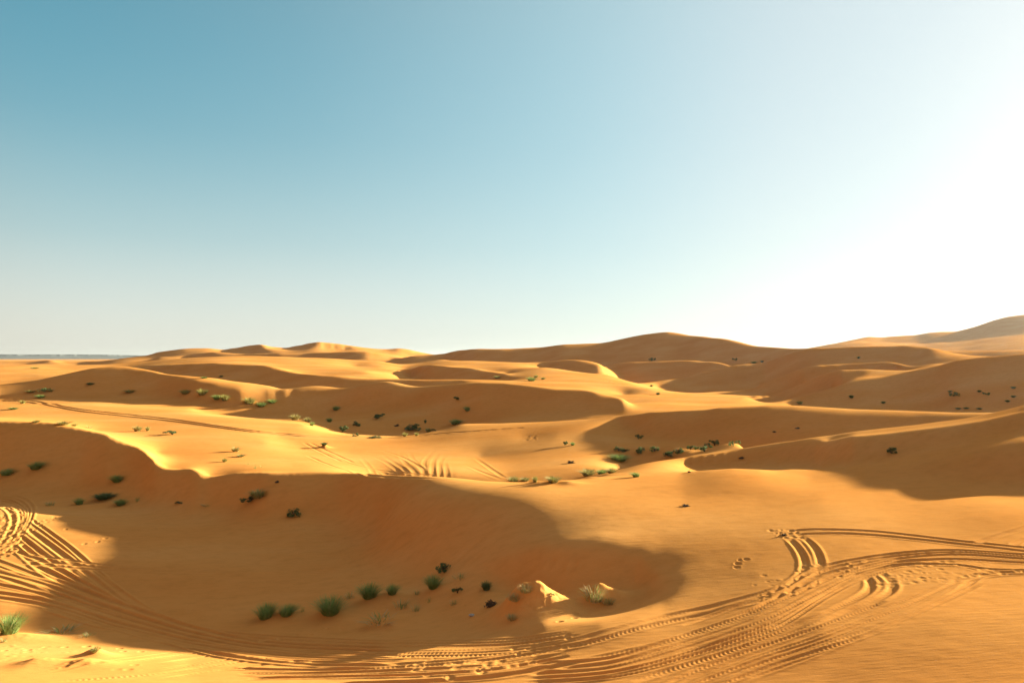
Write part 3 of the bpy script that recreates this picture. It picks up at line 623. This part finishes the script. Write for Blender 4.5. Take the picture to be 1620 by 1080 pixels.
PL='''G 15 1000 36 36|bright sunlit green grass clump on the sand at the left edge
G 420 976 32 28|dark green grass clump leftmost of the row in the shaded hollow
G 452 972 26 19|smaller green grass clump just right of the leftmost clump in the hollow
S 478 967 8 12|single thin sprig between two clumps in the shaded hollow
G 522 968 42 32|largest wind-bent green grass clump in the shaded foreground hollow
S 553 945 16 13|pale sparse sprig left of the tall clump on a low sand rise
G 584 944 34 30|tall soft green clump on a low rise in the middle of the hollow
G 620 938 20 20|upright twin green tuft right of the tall clump on the rise
G 685 929 26 28|fan-shaped green clump below the dark arched shrub
D 702 904 24 17|dark arched shrub highest in the foreground hollow
D 723 937 15 13|small round dark shrub in the deep shade of the hollow
B 769 932 16 16|dark spiky shrub at the foot of the slip face
S 728 914 22 9|thin row of sprigs right of the fan-shaped clump
S 660 938 11 9|tiny sprig left of the fan-shaped clump
S 679 951 8 15|single upright sprig below the fan-shaped clump
S 634 960 26 14|loose twiggy sprigs in front of the hollow's clumps
S 658 966 14 15|pale feathery sprig right of the loose twiggy sprigs
S 717 956 12 11|short sprig below the small round dark shrub
S 600 983 48 12|low straggly grass strip nearest the bottom track in the hollow
T 778 957 32 12|dark brushwood heap left of the taller sand mound
H 832 934 22 13|matted straw grass draped over the peak of the taller sand mound
H 814 948 22 13|grey matted grass on the shaded flank of the taller sand mound
H 810 978 18 10|dry stalks at the front foot of the taller sand mound
H 940 947 34 26|wispy straw grass with tall stalks on the smaller sand mound
H 962 953 20 12|short straw stalks on the right flank of the smaller sand mound
D 873 940 9 5|tiny dark plant in the slip-face shade between the two mounds
Y 150 1030 13 10|little yellow tuft on a hummock in the bottom left sunlight
S 95 1001 50 7|low grass mat on the shaded side of the left hummock
S 138 1006 20 7|short grass wisp right of the low grass mat
S 5 1014 12 10|stray yellowish sprig under the sunlit clump at the left edge
G 57 741 22 17|green clump leaning right on the shaded left slope
G 10 750 24 13|low green clump cut by the left edge on the shaded slope
G 185 760 19 15|green clump with a straw top below the left ridge crest
Y 408 786 28 16|sunlit yellow clump below the broken part of the ridge crest
D 396 792 26 10|dark low leaves beneath the sunlit yellow clump
D 465 816 20 18|lone deep green round shrub on the shaded slope
G 125 797 14 14|small bright green ball of grass near the curled tracks
B 165 788 30 10|flat dark spreading shrub in the row above the left tracks
G 191 798 19 13|bright green tilted clump at the right end of the row above the left tracks
S 79 799 16 9|pale tuft at the left end of the row above the curled tracks
S 218 792 9 9|faint pale sprig just right of the bright tilted clump
D 283 795 14 5|flat dark plant alone in the upper left shade
S 327 799 16 5|faint sprigs right of the flat dark plant
Y 100 672 20 8|yellow grass patch on the lit back of the left ridge crest
Y 117 674 9 6|small yellow tuft next to the grass patch on the left ridge crest
S 142 677 12 6|flat green tuft behind the falling left crest
Y 57 668 12 5|low yellow grass on the left end of the ridge crest
Y 217 682 13 11|round yellow-green tuft on the bright left plain
Y 234 681 7 9|narrow yellow tuft right of the round tuft on the bright plain
D 273 687 24 9|dark brown bush with a long shadow on the bright plain
Y 373 714 14 9|yellow tuft with a thin shadow at the far edge of the bright plain
Y 381 722 13 5|flat yellow tuft below the thin-shadowed tuft
Y 355 730 9 8|yellow sprig low on the bright plain near the ridge
S 392 735 6 5|tiny sprig among the ridge-edge tufts
S 404 741 7 12|thin tall sprig among the ridge-edge tufts
S 414 739 7 6|rightmost tiny sprig among the ridge-edge tufts
B 513 703 12 5|dark tuft capping the small sand hump on the plain
Y 467 664 15 12|leading yellow-green tuft with a long shadow at the basin's lit rim
Y 487 667 11 9|second yellow-green tuft on the basin's lit rim
G 494 673 8 9|narrow greenish tuft on the basin's lit rim
G 521 667 10 9|small green bush inside the left of the shaded basin
D 542 683 18 14|dark bush with a grey base near the left of the shaded basin
D 564 673 15 10|dark round bush in the left part of the shaded basin
D 597 662 22 11|sprawling dark shrub in the upper middle of the shaded basin
D 653 679 28 14|largest blackish shrub in the centre of the shaded basin
T 628 673 11 5|flat dark plant left of the largest blackish shrub
B 673 668 4 7|thin dark stalk right of the largest blackish shrub
G 720 670 19 11|pale green bush on the right side of the shaded basin
G 740 648 10 10|grey-green tuft high on the basin's right slope
D 723 632 12 10|dark tuft on the upper slope under the long crest
Y 641 690 9 8|sunlit yellow tip at the basin's front lip
Y 659 689 7 7|middle sunlit tip on the basin's front lip
Y 678 683 10 9|bright tuft at the right end of the basin's front lip
D 687 681 9 5|dark tuft beside the bright tuft on the front lip
D 563 690 9 8|dark tuft at the left end of the basin's front lip
D 592 692 28 3|low dark fringe along the basin's front lip
G 531 648 12 9|green tuft on the shaded slope above the basin
Y 293 621 17 9|flat yellow-green bush leftmost under the lit lobe
Y 320 624 17 12|round sunlit yellow bush under the lit lobe
G 343 630 13 11|green half of the paired bushes under the lit lobe
Y 356 631 15 12|yellow half of the paired bushes under the lit lobe
Y 395 636 20 13|tall yellow-green bush of the trio at the dark slope's foot
G 413 641 16 10|low green bush in the middle of the trio at the slope's foot
G 430 635 15 8|flat green bush at the right of the trio at the slope's foot
Y 205 619 16 6|low yellow grass at the foot of the far left dune
Y 48 620 15 5|flat yellow grass left of the dark bush under the left dune
D 69 619 18 8|dark bush at the foot of the far left dune
Y 80 619 9 5|yellow tuft against the right of the dark bush under the left dune
G 64 629 13 7|dark green bush casting a long shadow left of the double track
Y 36 638 9 7|yellow tuft beside the double track on the left plain
G 22 647 14 5|low green patch near the left edge below the double track
B 143 607 11 4|lone flat tuft on the dark face of the far left dune
G 54 583 12 3|faint green patch on the distant lit slope at left
G 323 598 11 4|small bush on the crest of the lit band
B 350 596 6 3|dot of a bush beyond the crest of the lit band
G 841 602 15 9|green bush on the long lit ridge in mid-distance
Y 848 597 8 6|yellowish tuft behind the green bush on the lit ridge
Y 859 600 8 5|pale tuft right of the green bush on the lit ridge
Y 787 598 12 5|pale tuft left along the lit ridge in mid-distance
B 1041 624 7 5|dark dot of a bush where the far lit sand ends
B 1030 611 5 4|smaller dot of a bush above the far lit sand
D 1032 569 10 7|dark bush on the shaded face of the tallest central dune
D 1162 571 7 7|upper dark bush on the lower right face of the central dune
G 1193 572 9 4|pale green patch right on the central dune's foot
B 1205 573 5 4|small dark dot beside the pale green patch
D 894 704 10 9|dark bush leftmost in the middle shaded hollow
G 906 704 7 7|grey-green tuft next to the leftmost hollow bush
D 1010 694 13 10|dark bush highest on the slope of the middle hollow
D 979 713 13 11|black-green shrub left in the hollow's back row
D 989 714 12 7|low dark shrub attached to the left of the back row
D 1013 715 17 14|peaked dark shrub in the middle of the hollow's back row
D 1035 714 13 12|leaning dark shrub right in the hollow's back row
G 980 728 30 13|long slanting green bush in front of the hollow's back row
D 1057 720 21 11|black low shrub at the left of the dense thicket
D 1074 716 15 11|second shrub of the dense thicket below the bright ridge
D 1093 711 11 10|third shrub of the dense thicket below the bright ridge
D 1103 712 9 9|fourth narrow shrub inside the dense thicket
D 1114 714 18 14|biggest shrub on the right of the dense thicket
D 1119 706 9 8|small shrub on top of the dense thicket
D 1131 704 13 13|tall shrub standing off the thicket's right end
D 1157 704 9 11|left one of the two separate shrubs behind the bright ridge
D 1167 702 8 8|right one of the two separate shrubs behind the bright ridge
Y 930 752 26 13|sunlit yellow-green bush in the gap before the bright dune
G 951 749 18 10|greener bush right of the sunlit bush in the gap
Y 967 748 17 10|golden grass at the right of the gap's bush row
Y 875 762 22 12|spiky golden clump behind the bright dune's rim
Y 812 762 17 12|golden clump leftmost behind the bright dune's rim
Y 830 760 16 7|low golden grass right of the leftmost rim clump
Y 846 762 9 12|upright golden tuft between the rim clumps
G 1006 754 15 11|green bush with a pale top alone in the shaded gap
T 903 732 18 5|dark flat heap on the shaded floor of the middle hollow
D 1410 716 16 14|lone dark green shrub on the right-hand slip face
Y 1265 638 10 6|yellow tuft just beyond the long right crest
B 1347 629 7 6|dark tuft left on the right dune's lower face
B 1397 637 7 4|low dark tuft beneath the right dune's face
D 1510 627 13 10|larger dark shrub of the left cluster on the right dune
B 1503 618 7 3|small shrub above the left cluster on the right dune
D 1560 625 9 8|dark slanted shrub right of the cluster on the right dune
B 1549 619 6 4|small tuft above the slanted shrub
B 1603 614 7 4|upper tuft near the right edge on the right dune
B 1603 628 7 4|middle tuft near the right edge on the right dune
B 1594 635 7 4|lowest tuft near the right edge on the right dune
B 1358 566 5 4|tiny bush on the face of the far rounded dune
B 1516 646 8 3|left of three flat tufts below the right dune
B 1529 646 8 3|middle of three flat tufts below the right dune
B 1549 647 8 3|right of three flat tufts below the right dune
T 1085 800 18 4|dead twig with a short shadow on the bright foreground dune
T 1090 747 8 4|dark twig at the rim of the bright foreground dune
T 1173 724 14 4|thin scatter of twigs below the bright ridge
T 438 762 10 4|small dark twig under the ridge crest
T 1240 846 12 4|clod of dark roots where the quad tracks turn
T 1225 683 9 3|left twig patch on the shaded slope above the bright ridge
T 1262 677 12 3|right twig patch on the shaded slope above the bright ridge'''
for ln in PL.split('\n'):
    a,lab=ln.split('|'); k,u,v,w,h=a.split(); plant(k,float(u),float(v),float(w),float(h),lab)
# pale stone lying in the shaded hollow
def stone(u,v,w,label):
    x,y,z=ground(u,v); r=np.random.default_rng(5); W=w/F*y/2
    bm=bmesh.new(); bmesh.ops.create_icosphere(bm,subdivisions=2,radius=1)
    for q in bm.verts:
        q.co*=1+.25*vnoise(np.array(q.co.x*1.7+9),np.array(q.co.y*1.7+q.co.z*1.3+9),5); q.co.x*=W; q.co.y*=W*.7; q.co.z*=W*.42
    me=bpy.data.meshes.new('stone'); bm.to_mesh(me); bm.free(); me.materials.append(M['stone'])
    o=bpy.data.objects.new('stone',me); sc.collection.objects.link(o); o.location=(x,y,z+W*.15); o.rotation_euler=(.1,.15,.5)
    o['label']=label; o['category']='stone'
stone(746,973,11,'small pale stone with a dark side in front of the brushwood heap')
# ---- distant flat-topped plateau
def plateau():
    U=np.arange(-560,262,1.6); Y0=9000.0
    top=np.interp(U,[-560,-60,0,60,120,170,200,240,262],[559,560.3,560.3,560.6,560.5,561.0,561.6,562.6,566])
    V=[];Fc=[]
    for i,(u,t) in enumerate(zip(U,top)):
        n1=float(vnoise(np.array(u/13.),np.array(.5),41)); n2=float(vnoise(np.array(u/4.5),np.array(.5),42)); n3=float(vnoise(np.array(u/40.),np.array(.5),43))
        x=(u-U0)/F
        for f,z,nn in ((-.20,-14,0),(-.11,-2+8*n1+5*n2,1.3),(-.06,14+12*n1+8*n2,1.2),(-.03,(566-t)/F*Y0*.62+5*n2,.8),(-.022,(566-t)/F*Y0*.95,.5),(0,(566-t)/F*Y0,.3),(.35,(566-t)/F*Y0,0)):
            Y=Y0*(1+f*(1+.35*n3)+(.028*n1+.016*n2)*nn); V.append((x*Y,Y,CAMZ+z))
    m=7
    for i in range(len(U)-1):
        for k in range(m-1): Fc.append((i*m+k,(i+1)*m+k,(i+1)*m+k+1,i*m+k+1))
    me=mesh('mesa',V,Fc,mat('plateau_rock',(.05,.054,.062),(.15,.145,.14),scale=.004))
    o=bpy.data.objects.new('mesa',me); sc.collection.objects.link(o)
    o['label']='long blue-grey flat-topped rock plateau on the far left horizon'; o['category']='plateau'
plateau()


bm=bmesh.new(); bmesh.ops.create_cube(bm,size=1)
hz=bpy.data.meshes.new('haze'); bm.to_mesh(hz); bm.free(); ho=bpy.data.objects.new('haze',hz); sc.collection.objects.link(ho)
zlo=float((CAMZ-HF).min())-1.0; zhi=float((CAMZ-HF).max())+4.0
X1=float(np.abs(XG).max())+200; Y1=float(YG.max())+200
ho.scale=(2*X1,Y1+200,zhi-zlo); ho.location=(0,(Y1-200)/2,(zhi+zlo)/2); ho['kind']='stuff'
hm=bpy.data.materials.new('haze'); hm.use_nodes=True; n=hm.node_tree; n.nodes.remove(n.nodes['Principled BSDF'])
pv=n.nodes.new('ShaderNodeVolumePrincipled'); n.links.new(pv.outputs[0],n.nodes['Material Output'].inputs['Volume'])
pv.inputs['Density'].default_value=2.8e-5; pv.inputs['Anisotropy'].default_value=.5; pv.inputs['Color'].default_value=(.86,.9,.92,1)
hz.materials.append(hm)
